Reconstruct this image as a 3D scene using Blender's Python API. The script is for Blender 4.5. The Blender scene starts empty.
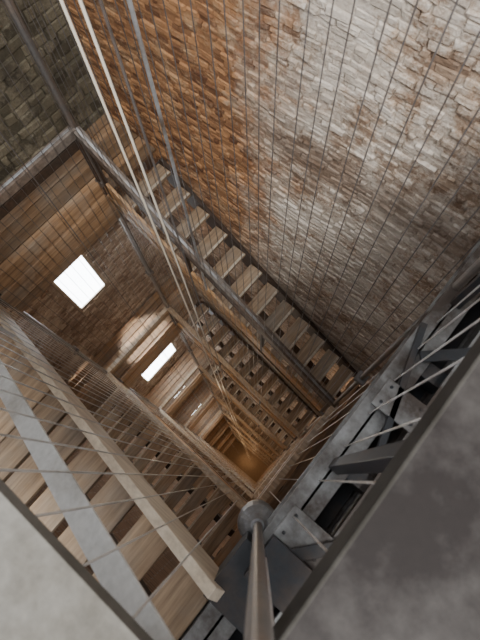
import bpy, math, random
from mathutils import Vector, Matrix
random.seed(7)
LV=8
H=4.4+4.7*LV
TH=math.radians(40)
XD,XB,YC,YA=-3.2,0.2,-0.35,1.27
WX0,WX1,WY0,WY1=-4.1,1.05,-1.25,2.1
G=.05
DROP=2.35

# ---------------------------------------------------------------- materials
def new_mat(name):
    m=bpy.data.materials.new(name); m.use_nodes=True
    nt=m.node_tree; nt.nodes.clear()
    o=nt.nodes.new('ShaderNodeOutputMaterial'); b=nt.nodes.new('ShaderNodeBsdfPrincipled')
    nt.links.new(b.outputs[0],o.inputs[0])
    return m,nt,b
def N(nt,t,**kw):
    n=nt.nodes.new(t)
    for k,v in kw.items(): setattr(n,k,v)
    return n
def val(nt,op,a,b=None,clamp=False):
    n=N(nt,'ShaderNodeMath',operation=op); n.use_clamp=clamp
    for i,s in enumerate((a,b)):
        if s is None: continue
        if isinstance(s,(int,float)): n.inputs[i].default_value=s
        else: nt.links.new(s,n.inputs[i])
    return n.outputs[0]
def mix(nt,f,a,b,blend='MIX'):
    n=N(nt,'ShaderNodeMixRGB',blend_type=blend)
    for i,s in enumerate((f,a,b)):
        if isinstance(s,(int,float)): n.inputs[i].default_value=s
        elif isinstance(s,tuple): n.inputs[i].default_value=(*s,1)
        else: nt.links.new(s,n.inputs[i])
    return n.outputs[0]
def noise(nt,vec,scale,detail=4,rough=.6):
    n=N(nt,'ShaderNodeTexNoise'); n.inputs['Scale'].default_value=scale
    n.inputs['Detail'].default_value=detail; n.inputs['Roughness'].default_value=rough
    nt.links.new(vec,n.inputs['Vector']); return n.outputs['Fac']
def ramp(nt,f,a,b):
    n=N(nt,'ShaderNodeMapRange'); n.inputs['From Min'].default_value=a; n.inputs['From Max'].default_value=b
    nt.links.new(f,n.inputs['Value']); return n.outputs[0]
def bump(nt,b,h,st,dist=.02):
    n=N(nt,'ShaderNodeBump'); n.inputs['Strength'].default_value=st; n.inputs['Distance'].default_value=dist
    nt.links.new(h,n.inputs['Height']); nt.links.new(n.outputs[0],b.inputs['Normal'])
def world_pos(nt):
    # object space shifted so that patterns stay fixed relative to the top of the tower
    tc=N(nt,'ShaderNodeTexCoord'); a=N(nt,'ShaderNodeVectorMath',operation='ADD')
    nt.links.new(tc.outputs['Object'],a.inputs[0]); a.inputs[1].default_value=(0,0,32.6-H); return a.outputs[0]

def wood(name,sc,dark,light,grey,lo=.5,hi=1.3):
    m,nt,b=new_mat(name)
    tc=N(nt,'ShaderNodeTexCoord'); at=N(nt,'ShaderNodeAttribute',attribute_name='tint')
    mp=N(nt,'ShaderNodeMapping'); mp.inputs['Scale'].default_value=sc
    nt.links.new(tc.outputs['Object'],mp.inputs['Vector'])
    ad=N(nt,'ShaderNodeVectorMath',operation='ADD'); nt.links.new(mp.outputs[0],ad.inputs[0])
    s=N(nt,'ShaderNodeVectorMath',operation='SCALE'); nt.links.new(at.outputs['Color'],s.inputs[0]); s.inputs['Scale'].default_value=40
    nt.links.new(s.outputs[0],ad.inputs[1])
    g=noise(nt,ad.outputs[0],1.0,6,.7)
    c=mix(nt,ramp(nt,g,.3,.7),dark,light)
    c=mix(nt,ramp(nt,noise(nt,tc.outputs['Object'],2.3,5),.45,.7),c,mix(nt,ramp(nt,g,.3,.7),tuple(q*.5 for q in grey),grey))
    sp=N(nt,'ShaderNodeSeparateColor'); nt.links.new(at.outputs['Color'],sp.inputs[0])
    v=ramp(nt,sp.outputs[0],0,1); v.node.inputs['To Min'].default_value=lo; v.node.inputs['To Max'].default_value=hi
    c=mix(nt,1.0,c,v,'MULTIPLY')
    nt.links.new(c,b.inputs['Base Color']); b.inputs['Roughness'].default_value=.6
    bump(nt,b,g,.5,.006)
    return m
WX=wood('wood_grain_x',(1.2,28,28),(.20,.10,.04),(.60,.36,.17),(.46,.36,.26))
WYm=wood('wood_grain_y',(28,1.2,28),(.17,.09,.045),(.48,.30,.16),(.42,.32,.23),.4,1.15)
TR=wood('worn_tread_wood',(28,1.5,28),(.17,.11,.065),(.54,.39,.25),(.46,.39,.31),.7,1.12)
HR=wood('weathered_handrail_wood',(1.5,28,28),(.08,.055,.04),(.27,.20,.15),(.26,.23,.20))
HRL=wood('pale_handrail_wood',(1.5,28,28),(.24,.16,.10),(.62,.48,.33),(.56,.50,.42),.8,1.1)
DKW=wood('dark_wood',(1.5,28,28),(.03,.018,.010),(.11,.06,.035),(.08,.06,.045))
CRM=wood('pale_painted_wood',(1.5,20,20),(.42,.36,.28),(.70,.62,.50),(.55,.46,.35),.9,1.1)

def steel(name,base,rust,amt,rough=.45,metal=.6):
    m,nt,b=new_mat(name); O=world_pos(nt)
    n1=noise(nt,O,3.5,8,.65); n2=noise(nt,O,40,4)
    c=mix(nt,ramp(nt,n1,1-amt-.12,1-amt+.12),base,rust)
    c=mix(nt,.35,c,mix(nt,n2,(.1,.1,.1),(1,1,1)),'OVERLAY')
    nt.links.new(c,b.inputs['Base Color']); b.inputs['Roughness'].default_value=rough; b.inputs['Metallic'].default_value=metal
    bump(nt,b,n2,.15,.003); return m
ST=steel('galvanised_steel',(.42,.44,.46),(.20,.16,.13),.45)
STF=steel('landing_beam_steel',(.25,.26,.26),(.055,.043,.036),.54,.5,.3)
STD=steel('dark_painted_steel',(.026,.029,.033),(.07,.045,.03),.4,.5,.3)
STP=steel('post_steel',(.13,.125,.12),(.20,.16,.13),.45,.45,.3)
STK=steel('fitting_steel',(.25,.27,.29),(.10,.09,.085),.5,.45,.3)
STL=steel('pale_steel_plate',(.52,.53,.52),(.30,.28,.25),.42,.5,.2)
STC=steel('pale_parapet_paint',(.125,.12,.108),(.07,.065,.055),.47,.75,0)
STB=steel('brown_grey_steel',(.036,.033,.031),(.007,.005,.0045),.5,.75,0)
STE=steel('parapet_edge_steel',(.045,.042,.038),(.02,.018,.015),.5,.7,0)
RUST=steel('rust_red_paint',(.22,.04,.025),(.05,.022,.02),.5,.6,.1)
WIR=steel('wire_steel',(.13,.12,.115),(.08,.06,.05),.4,.4,.5)
WIL=steel('bright_wire_steel',(.52,.51,.49),(.30,.27,.24),.42,.4,.4)
for mm in (STC,STB,STE):
    mm.node_tree.nodes['Principled BSDF'].inputs['Specular IOR Level'].default_value=.2
ROPE,nt,b=new_mat('bell_rope_fibre'); b.inputs['Base Color'].default_value=(.62,.56,.46,1); b.inputs['Roughness'].default_value=.9
PANE,nt,b=new_mat('daylit_milk_glass'); b.inputs['Base Color'].default_value=(.9,.93,.95,1); b.inputs['Roughness'].default_value=.3
tc=N(nt,'ShaderNodeTexCoord'); nn=noise(nt,tc.outputs['Object'],2,2)
nt.links.new(mix(nt,nn,(.80,.90,1),(1,1,1)),b.inputs['Emission Color']); b.inputs['Emission Strength'].default_value=13

def wallmat(name,kind):
    m,nt,b=new_mat(name); tc=N(nt,'ShaderNodeTexCoord'); O=world_pos(nt)
    sx=N(nt,'ShaderNodeSeparateXYZ'); nt.links.new(tc.outputs['Object'],sx.inputs[0]); X,Y,Z=sx.outputs
    at=N(nt,'ShaderNodeAttribute',attribute_name='tint'); sp=N(nt,'ShaderNodeSeparateColor'); nt.links.new(at.outputs['Color'],sp.inputs[0])
    t=sp.outputs[0]
    big=noise(nt,O,1.1,5); med=noise(nt,O,5,7,.75); fine=noise(nt,O,45,6,.75); m2=noise(nt,O,2.1,6,.7)
    orange=mix(nt,t,(.14,.058,.026),(.56,.29,.13)); orange=mix(nt,ramp(nt,med,.5,.7),orange,(.56,.38,.22))
    grey=mix(nt,t,(.22,.145,.10),(.50,.40,.31)); grey=mix(nt,ramp(nt,m2,.5,.66),grey,(.54,.45,.36))
    brick=mix(nt,t,(.21,.13,.08),(.48,.35,.25))
    wh=mix(nt,t,(.58,.51,.43),(.78,.71,.62))
    wf=val(nt,'ADD',val(nt,'MULTIPLY',val(nt,'SUBTRACT',m2,.47),5.0),val(nt,'MULTIPLY',val(nt,'SUBTRACT',med,.5),3.8))
    wf=val(nt,'ADD',wf,val(nt,'MULTIPLY',val(nt,'SUBTRACT',fine,.5),2.0)); wf=val(nt,'ADD',wf,.60,True)
    wf=val(nt,'MULTIPLY',wf,.9)
    white=mix(nt,wf,brick,wh)
    olive=mix(nt,t,(.05,.042,.027),(.21,.18,.12)); olive=mix(nt,ramp(nt,med,.5,.75),olive,(.32,.28,.20)); olive=mix(nt,ramp(nt,m2,.55,.7),olive,(.06,.05,.035))
    if kind=='A':
        f=val(nt,'ADD',val(nt,'MULTIPLY',val(nt,'ADD',X,1.62),1.6),val(nt,'MULTIPLY',val(nt,'SUBTRACT',big,.5),2.4))
        f=val(nt,'ADD',f,val(nt,'MULTIPLY',val(nt,'SUBTRACT',med,.5),1.5))
        f=val(nt,'ADD',f,.5,True)
        c=mix(nt,f,orange,white)
        lo=val(nt,'ADD',Z,-(H-5.3)); lo=val(nt,'ADD',lo,val(nt,'MULTIPLY',val(nt,'SUBTRACT',big,.5),2.5))
        lo=ramp(nt,lo,-.9,.6)
        c=mix(nt,lo,grey,c)
        shadow_band=val(nt,'ABSOLUTE',val(nt,'ADD',Z,-(H-3.0))); shadow_band=val(nt,'ADD',shadow_band,val(nt,'MULTIPLY',val(nt,'SUBTRACT',m2,.5),1.2))
        bm=ramp(nt,shadow_band,.36,.05); bm=val(nt,'MULTIPLY',bm,val(nt,'MULTIPLY',f,.8),True)
        c=mix(nt,bm,c,mix(nt,t,(.16,.105,.07),(.32,.24,.18)))  # shadow band across the limewash, painted in as darker brick colour
    else:
        up=ramp(nt,Z,H-4.6,H-4.4)
        c=mix(nt,up,grey,olive)
    c=mix(nt,.5,c,mix(nt,fine,(.05,.05,.05),(1,1,1)),'OVERLAY')
    nt.links.new(c,b.inputs['Base Color']); b.inputs['Roughness'].default_value=.9
    hgt=val(nt,'ADD',med,val(nt,'MULTIPLY',fine,.6)); bump(nt,b,hgt,1.0,.03)
    return m
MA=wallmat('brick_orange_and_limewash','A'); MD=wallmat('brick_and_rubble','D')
def mortar(name,c1,c2):
    m,nt,b=new_mat(name); tc=N(nt,'ShaderNodeTexCoord')
    n=noise(nt,tc.outputs['Object'],6,6); nt.links.new(mix(nt,n,c1,c2),b.inputs['Base Color']); b.inputs['Roughness'].default_value=.95
    bump(nt,b,noise(nt,tc.outputs['Object'],60,4),.6,.01); return m
FLM=mortar('ground_stone',(.22,.15,.09),(.40,.28,.18))
def plainbrick(name,rot):
    m,nt,b=new_mat(name); tc=N(nt,'ShaderNodeTexCoord'); sx=N(nt,'ShaderNodeSeparateXYZ'); nt.links.new(tc.outputs['Object'],sx.inputs[0])
    cb=N(nt,'ShaderNodeCombineXYZ'); nt.links.new(sx.outputs[0 if rot=='x' else 1],cb.inputs[0]); nt.links.new(sx.outputs[2],cb.inputs[1])
    br=N(nt,'ShaderNodeTexBrick'); nt.links.new(cb.outputs[0],br.inputs['Vector']); br.inputs['Scale'].default_value=1
    br.inputs['Brick Width'].default_value=.18; br.inputs['Row Height'].default_value=.06; br.inputs['Mortar Size'].default_value=.006
    br.inputs['Color1'].default_value=(.40,.26,.17,1); br.inputs['Color2'].default_value=(.26,.17,.12,1); br.inputs['Mortar'].default_value=(.4,.34,.28,1)
    nt.links.new(br.outputs[0],b.inputs['Base Color']); b.inputs['Roughness'].default_value=.9
    bump(nt,b,br.outputs['Fac'],-.6,.01); return m
PBX=plainbrick('brick_plain_x','x'); PBY=plainbrick('brick_plain_y','y')

# ---------------------------------------------------------------- builder
import bmesh
class B:
    def __init__(s): s.v=[];s.f=[];s.m=[];s.t=[]
    def add(s,vs,fs,mat,t=None):
        o=len(s.v); s.v+= [tuple(v) for v in vs]; s.f+=[tuple(i+o for i in f) for f in fs]; s.m+=[mat]*len(fs)
        t=random.random() if t is None else t; s.t+=[t]*len(vs)
    def box(s,x0,x1,y0,y1,z0,z1,mat,t=None):
        vs=[(x,y,z) for z in(z0,z1) for y in(y0,y1) for x in(x0,x1)]
        s.add(vs,[(0,2,3,1),(4,5,7,6),(0,1,5,4),(2,6,7,3),(0,4,6,2),(1,3,7,5)],mat,t)
    def beam(s,p1,p2,w,h,mat,t=None,off=0):
        p1=Vector(p1);p2=Vector(p2);a=(p2-p1).normalized()
        up=Vector((0,0,1)) if abs(a.z)<.95 else Vector((0,1,0))
        sd=a.cross(up).normalized(); u=sd.cross(a)
        vs=[p+sd*(i*w/2)+u*(j*h/2+off) for p in(p1,p2) for j in(-1,1) for i in(-1,1)]
        s.add(vs,[(0,1,3,2),(4,6,7,5),(0,4,5,1),(2,3,7,6),(0,2,6,4),(1,5,7,3)],mat,t)
    def cyl(s,p1,p2,r,mat,n=8,r2=None,t=.5):
        p1=Vector(p1);p2=Vector(p2);a=(p2-p1).normalized()
        up=Vector((0,0,1)) if abs(a.z)<.95 else Vector((0,1,0))
        sd=a.cross(up).normalized(); u=sd.cross(a); r2=r if r2 is None else r2
        vs=[p+sd*(math.cos(2*math.pi*k/n)*q)+u*(math.sin(2*math.pi*k/n)*q) for p,q in((p1,r),(p2,r2)) for k in range(n)]
        s.add(vs,[(k,(k+1)%n,n+(k+1)%n,n+k) for k in range(n)]+[tuple(range(n))[::-1],tuple(range(n,2*n))],mat,t)
    def done(s,name,mats,bev=0,smooth=False):
        me=bpy.data.meshes.new(name); me.from_pydata(s.v,[],s.f)
        for m in mats: me.materials.append(m)
        me.polygons.foreach_set('material_index',s.m)
        ca=me.color_attributes.new('tint','FLOAT_COLOR','POINT')
        fl=[]
        for t in s.t: fl+=[t,(t*7.3)%1,(t*3.7)%1,1]
        ca.data.foreach_set('color',fl)
        me.update(); ob=bpy.data.objects.new(name,me); bpy.context.collection.objects.link(ob)
        bm=bmesh.new(); bm.from_mesh(me); bmesh.ops.recalc_face_normals(bm,faces=bm.faces); bm.to_mesh(me); bm.free()
        if bev:
            md=ob.modifiers.new('bevel','BEVEL'); md.width=bev; md.segments=2; md.limit_method='ANGLE'
        return ob

# ---------------------------------------------------------------- walls
TOP=H+2.2
wins=[(.17,.80,H-7.47,H-6.18),(.0,1.25,H-13.2,H-11.7),(.17,.80,H-17.6,H-16.2),(.1,.9,H-22.6,H-21.2)]
def wav(u,z): return .010*math.sin(2.1*u+.7*z)+.007*math.sin(5.3*u+1.9*z+1)+.004*math.sin(11*u-3*z)
def bricks(bd,axis,u0,u1,z0,z1,bw,bh,holes=[],rough=1):
    row=0; z=z0
    while z<z1-.01:
        hh=min(bh*random.uniform(.86,1.14),z1-z)
        u=u0-(bw/2 if row%2 else 0)+random.uniform(-.03,.03)
        while u<u1:
            w=bw*random.uniform(.7,1.2)
            if random.random()<.2:w*=.5
            a=max(u,u0);c=min(u+w,u1)
            u+=w
            if c-a<.03: continue
            g=.0035*rough
            if any(c>h[0] and a<h[1] and z+hh>h[2] and z<h[3] for h in holes): continue
            if random.random()<.035: continue
            d=random.uniform(.003,.024)*rough
            if random.random()<.12: d*=.3
            j=lambda k=.0065*rough: random.uniform(-k,k)
            W=lambda uu: wav(uu,z)
            cc=[(a+g,z+g+W(a)),(c-g,z+g+W(c)),(c-g,z+hh-g+W(c)),(a+g,z+hh-g+W(a))]
            back=[(p[0],p[1],-.002) for p in cc]
            ins=.005*rough
            fr=[(cc[0][0]+ins+j(),cc[0][1]+ins+j(),d+j(.005)),(cc[1][0]-ins+j(),cc[1][1]+ins+j(),d+j(.005)),(cc[2][0]-ins+j(),cc[2][1]-ins+j(),d+j(.005)),(cc[3][0]+ins+j(),cc[3][1]-ins+j(),d+j(.005))]
            fr=[(p[0],p[1],max(.001,p[2])) for p in fr]
            if axis=='A': vs=[(p[0],WY1-p[2],p[1]) for p in back+fr]
            else: vs=[(WX0+p[2],p[0],p[1]) for p in back+fr]
            bd.add(vs,[(4,5,6,7),(0,1,5,4),(1,2,6,5),(2,3,7,6),(3,0,4,7)],0)
        z+=hh; row+=1
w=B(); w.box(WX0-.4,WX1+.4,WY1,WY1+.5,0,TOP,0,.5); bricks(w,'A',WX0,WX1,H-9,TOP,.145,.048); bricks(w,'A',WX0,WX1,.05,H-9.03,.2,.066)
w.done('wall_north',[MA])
w=B()
zs=[0]
for h in sorted(wins,key=lambda h:h[2]):
    w.box(WX0-.5,WX0,WY0-.4,WY1,zs[-1],h[2],0,.4); w.box(WX0-.5,WX0,WY0-.4,h[0],h[2],h[3],0,.4); w.box(WX0-.5,WX0,h[1],WY1,h[2],h[3],0,.4); zs.append(h[3])
w.box(WX0-.5,WX0,WY0-.4,WY1,zs[-1],TOP,0,.3)
bricks(w,'D',WY0,WY1,.05,H-4.45,.165,.055,wins); bricks(w,'D',WY0,WY1,H-4.45,TOP,.25,.12,[],1.9)
w.done('wall_west',[MD])
w=B(); w.box(WX0,WX1+.4,WY0-.4,WY0,0,H-1.3,0); w.done('wall_south',[PBX])
w=B(); w.box(WX1,WX1+.4,WY0,WY1,0,H-1.3,0); w.done('wall_east',[PBY])
w=B(); w.box(WX0-.5,WX1+.4,WY0-.4,WY1+.5,-.2,0,0); w.done('floor',[FLM])
for i,h in enumerate(wins):
    w=B(); x=WX0-.0
    w.box(x-.04,x,h[0],h[0]+.03,h[2],h[3],0); w.box(x-.04,x,h[1]-.03,h[1],h[2],h[3],0)
    w.box(x-.04,x,h[0],h[1],h[2],h[2]+.03,0); w.box(x-.04,x,h[0],h[1],h[3]-.03,h[3],0)
    w.box(x-.035,x-.02,h[0]+.02,h[1]-.02,h[2]+.02,h[3]-.02,1)
    w.done('window_%d'%(i+1),[CRM,PANE])

# ---------------------------------------------------------------- stairs
def flight(xa,za,xb,zb,ya,yb,well,top=False):
    n=12; sg=1 if xb>xa else -1; run=abs(xb-xa); go=run/n; ri=(za-zb)/(n+1)
    wallside = yb if abs(yb-well)>abs(ya-well) else ya
    w=B()
    for i in range(n):
        xc=xa+sg*(i+.5)*go; z=za-(i+1)*ri
        dpt=go*.70
        w.box(xc-dpt/2,xc+dpt/2,ya+.05,yb-.05,z-.05,z,0)
        # lit nosing, the light put in as a paler strip
        xn=xc+sg*(dpt/2-.018); w.box(xn-.016,xn+.016,ya+.06,yb-.06,z-.01,z+.004,3)
    for y,isw in ((ya+.025,wallside==ya),(yb-.025,wallside==yb)):
        o=-.10 if isw else 0
        w.beam((xa,y,za-.02-ri/2+o),(xb,y,zb-.02+ri/2+o),.045,.30,2 if isw else 1)
    w.beam((xa,(ya+yb)/2,za-.32),(xb,(ya+yb)/2,zb-.12),.09,.14,2)
    w.done('wooden_stair_flight',[TR,WX,DKW,CRM],.004)
    r=B(); yy=well
    P=lambda x,z,o=0:(x,yy+o,z)
    r.beam(P(xa,za+1.0),P(xb,zb+1.0),.085,.10,3,.35)
    if top: r.beam(P(xa,za+1.0),P(xb,zb+1.0),.028,.012,1,off=.056)
    r.beam(P(xa,za+.83),P(xb,zb+.83),.03,.13,2)
    r.beam(P(xa,za+.20),P(xb,zb+.20),.035,.20,0,.9)
    r.beam(P(xa,za-.02),P(xb,zb-.02),.06,.10,0,.1)
    for k in (.02,.34,.66,.98):
        x=xa+(xb-xa)*k; z=za+(zb-za)*k; r.box(x-.02,x+.02,yy-.02,yy+.02,z-.15,z+.98,2)
    r.done('stair_railing',[WX,ST,DKW,HR if top else HRL],.004)
def landing(side,z,top=False):
    w=B()
    if side=='D': x0,x1=WX0+G,XD
    else: x0,x1=XB,WX1-.01
    n=6; bw=(x1-x0)/n
    for i in range(n):
        w.box(x0+i*bw+.006,x0+(i+1)*bw-.006,WY0+.01,WY1-G,z-.04,z+random.uniform(-.006,.004),0)
    for y in (WY0+.2,-.35,.1,.5,.9,1.27,WY1-.2):
        w.box(x0,x1,y-.05,y+.05,z-.22,z-.04,1)
    e=XD if side=='D' else XB
    w.box(e-.03,e+.03,YC,YA,z-.28,z+.02,0,.8); w.box(e-.028,e+.028,YC,YA,z-.46,z-.30,0)
    w.done('wooden_landing',[WYm,DKW],.004)
    r=B()
    r.box(e-.04,e+.04,YC,YA,z+.95,z+1.05,3,.4)
    if top: r.box(e-.014,e+.014,YC,YA,z+1.05,z+1.062,1)
    r.box(e-.015,e+.015,YC,YA,z+.80,z+.91,2 if top else 0); r.box(e-.018,e+.018,YC,YA,z+.07,z+.25,0,.9)
    for y in (YC+.02,YA-.02): r.box(e-.02,e+.02,y-.02,y+.02,z-.1,z+.98,2)
    r.done('landing_railing',[WYm,ST,DKW,HR if top else HRL],.004)
D=[H-4.4-4.7*i for i in range(LV)]
Bz=[H-2.05-4.7*i for i in range(LV+1)]
for z in D: landing('D',z,z==D[0])
for z in Bz[1:]: landing('B',z)
for i in range(LV):
    flight(XD,D[i],XB,Bz[i+1],YA,WY1-G,YA,i==0)
    if i>0: flight(XB,Bz[i],XD,D[i],WY0+.01,YC,YC)
flight(XB,Bz[LV],XD,0.02,WY0+.01,YC,YC)

# top C flight
w=B(); n=12; go=(XB-XD)/n; ri=DROP/(n+1)
for i in range(n):
    xc=XB-(i+.5)*go; z=Bz[0]-(i+1)*ri
    w.box(xc-.095,xc+.095,WY0+.06,YC-.09,z-.05,z,0)
w.beam((XB,YC-.07,Bz[0]-.0),(XD,YC-.07,D[0]+.08),.05,.26,1)
w.beam((XB,WY0+.03,Bz[0]-.05),(XD,WY0+.03,D[0]+.05),.05,.28,1)
w.beam((XB,-.8,Bz[0]-.30),(XD,-.8,D[0]-.12),.09,.14,2)
w.done('wooden_stair_flight',[TR,CRM,DKW],.004)
r=B()
r.beam((XB,YC-.05,Bz[0]+1.0),(XD,YC-.05,D[0]+1.0),.075,.012,0); r.beam((XB,YC-.085,Bz[0]+.97),(XD,YC-.085,D[0]+.97),.012,.06,0)
for k in (.70,.98):
    x=XB+(XD-XB)*k; z=Bz[0]+(D[0]-Bz[0])*k; r.box(x-.02,x+.02,YC-.08,YC-.06,z-.1,z+.98,0)
r.done('steel_stair_railing',[STL],.002)

# ---------------------------------------------------------------- posts, wires, ropes
for (x,y,rr) in ((XD,YA,.03),(XB-.02,YA,.022),(XD,YC,.032)):
    w=B(); w.cyl((x,y,0),(x,y,TOP),rr,0,12)
    for z in D+Bz[1:]: w.box(x-.05,x+.05,y-.05,y+.05,z+.2,z+.26,0)
    w.done('steel_post',[STP])
w=B(); w.cyl((-1.78,YA-.03,H-5.0),(-1.78,YA-.03,TOP),.013,0,10); w.done('steel_guide_tube',[ST])
w=B()
def wire(x,y,top,m=0,r=.0029,j=.012):
    w.cyl((x+random.uniform(-j,j),y+random.uniform(-j,j),.0),(x+random.uniform(-j,j),y+random.uniform(-j,j),top),r,m,6)
k=XD+.07
while k<XB-.03:
    wire(k,YA-.055,TOP); k+=.09
k=XD+.1
while k<XB-.1: wire(k,YC+.004,H-.97,1,.0034,.002); k+=.14
k=YC+.12
while k<YA-.05:
    wire(XD+.06,k,TOP); k+=.11
k=YC+.15
while k<YA-.05:
    wire(XB+.005,k,H-.99,1,.0034,.002); k+=.18
w.done('safety_wires',[WIR,WIL])
for (x,y,rr) in ((-1.43,.80,.0065),(-1.53,.785,.0065),(-.9,.55,.003),(-2.3,.5,.004)):
    w=B(); w.cyl((x,y,.3),(x,y,TOP),rr,0,10); w.done('bell_rope',[ROPE if rr>.005 else WIR])

# ---------------------------------------------------------------- top landing (steel)
z=Bz[0]
w=B(); y1=WY1-G; y0=WY0+.01
def ibeam_y(xa,xb,z,h,mat):
    w.box(xa,xb,y0,y1,z-.016,z,mat); w.box(xa,xb,y0,y1,z-h,z-h+.016,mat); m_=(xa+xb)/2; w.box(m_-.008,m_+.008,y0,y1,z-h,z,mat)
ibeam_y(XB-.05,XB+.085,z,.24,0); ibeam_y(XB+.17,XB+.225,z+.03,.24,0); ibeam_y(XB+.40,XB+.47,z,.24,1)
for y in (-1.1,-.28,.28,.85,1.4,1.95):
    w.box(XB+.085,WX1-.01,y-.04,y+.04,z-.14,z-.02,1)
w.box(XB+.225,WX1-.01,y0,y1,z-.07,z-.045,2); w.box(XB+.085,XB+.17,y0,y1,z-.18,z-.17,1)
for y in (-.05,.62): w.box(XB-.02,XB+.20,y-.07,y+.07,z+.031,z+.045,0)
w.beam((XB+.07,-.15,z+.05),(XB+.5,.35,z+.05),.05,.02,1); w.beam((XB+.03,.85,z+.05),(XB+.5,1.3,z+.05),.05,.02,1)
w.beam((XB-.04,1.0,z+.03),(XB+.14,.35,z+.03),.03,.03,1)
for y in (-.05,.62):
    for dx,dy in ((.01,-.04),(.01,.04),(.16,-.04),(.16,.04)): w.cyl((XB+dx,y+dy,z+.045),(XB+dx,y+dy,z+.055),.008,1,6)
for y in (.25,1.2): w.box(XB+.0,XB+.05,y-.025,y+.025,z,z+1.0,1)
w.box(XB-.09,XB+.14,-.46,-.20,z-.3,z+.05,1); w.box(XB-.02,XB+.3,-.30,-.12,z+.05,z+.12,1)
w.done('steel_landing_frame',[STF,STD,RUST],.003)
w=B(); w.box(XB,XB+.5,-1.3,WY1-G,H-1.02,H-.95,0); w.box(XB-.001,XB+.012,-1.3,WY1-G,H-1.06,H-.949,1)
w.done('steel_parapet_cap',[STB,STE],.008)
w=B(); w.box(-2.2,XB-.005,-.9,YC+.01,H-.99,H-.94,0)
for i in range(6): w.cyl((.0-i*.36,YC-.09,H-.94),(.0-i*.36,YC-.09,H-.935),.007,1,12)
w.done('steel_parapet_cap',[STC,STD],.006)

w=B(); x,y=.130,-.155
w.cyl((x,y,H-2.35),(x,y,TOP),.020,0,16)
prof=[(-2.82,.03),(-2.80,.07),(-2.72,.092),(-2.42,.098),(-2.33,.085),(-2.28,.055),(-2.25,.03)]
for (a,ra),(b2,rb) in zip(prof,prof[1:]): w.cyl((x,y,H+a),(x,y,H+b2),ra,2,20,rb)
w.beam((x,y,H-2.55),(.45,-.12,H-2.2),.09,.10,1); w.beam((x,y,H-2.55),(.30,-.42,H-2.2),.05,.08,1)
w.done('hanging_pipe',[STP,STD,STK],.002)

# ---------------------------------------------------------------- light
wd=bpy.data.worlds.new('W'); bpy.context.scene.world=wd; wd.use_nodes=True
wd.node_tree.nodes['Background'].inputs[0].default_value=(.94,.96,1,1); wd.node_tree.nodes['Background'].inputs[1].default_value=2.1
def light(kind,name,loc,e,col,size=.1,tgt=None):
    L=bpy.data.lights.new(name,kind); L.energy=e; L.color=col
    if kind=='AREA': L.size=size
    elif kind=='SPOT': L.shadow_soft_size=.1; L.spot_size=math.radians(size); L.spot_blend=.4
    else: L.shadow_soft_size=size
    o=bpy.data.objects.new(name,L); bpy.context.collection.objects.link(o); o.location=loc
    if tgt: o.rotation_euler=(Vector(tgt)-Vector(loc)).to_track_quat('-Z','Y').to_euler()
light('AREA','belfry_daylight',(1.6,-1.0,H+3),560,(1,.975,.94),1.2,(-.2,2.1,H-2.0))  # unseen area lamp added for daylight assumed to enter at the tower top
light('SPOT','window_sunbeam',(-4.0,.5,H-6.5),750,(1,.98,.94),26,(-3.42,.62,H-9.1))  # unseen spot lamp added inside the window to brighten a patch of landing
for i in range(LV):
    k=[1,1,1.2,1.5,1.7,1.7,1.7,.7][i]
    w_=(1,.78,.56) if i<2 else (1,.68,.40)
    light('POINT','stair_lamp',(-3.8,-.9,D[i]-.5),26*k,w_,.08)
    light('POINT','stair_lamp',(.7,1.7,Bz[i+1]-.6),22*k,w_,.08)
    light('POINT','stair_lamp',(-1.5,.5,Bz[i+1]-1.5),20*k,(1,.84,.66) if i<2 else w_,.2)  # unseen fill light added mid-well to brighten the dark shaft

# ---------------------------------------------------------------- camera
f=462.; nx,ny=257-240,320-478
Nn=Vector((nx,ny,f)).normalized()
e1=(Vector((1,0,0))-Nn*Nn.x).normalized(); e2=Nn.cross(e1)
c,s=math.cos(TH),math.sin(TH)
Xc=e1*c-e2*s; Yc=e1*s+e2*c; Zc=-Nn
R=Vector((Xc.x,Yc.x,Zc.x)); U=Vector((Xc.y,Yc.y,Zc.y)); F=Vector((Xc.z,Yc.z,Zc.z))
cam=bpy.data.cameras.new('camera'); co=bpy.data.objects.new('camera',cam); bpy.context.collection.objects.link(co)
cam.sensor_width=36; cam.lens=f/640*36; cam.clip_start=.02
co.matrix_world=Matrix(((R.x,U.x,-F.x,0),(R.y,U.y,-F.y,0),(R.z,U.z,-F.z,H),(0,0,0,1)))
cam.dof.use_dof=True; cam.dof.focus_distance=5; cam.dof.aperture_fstop=4
bpy.context.scene.camera=co
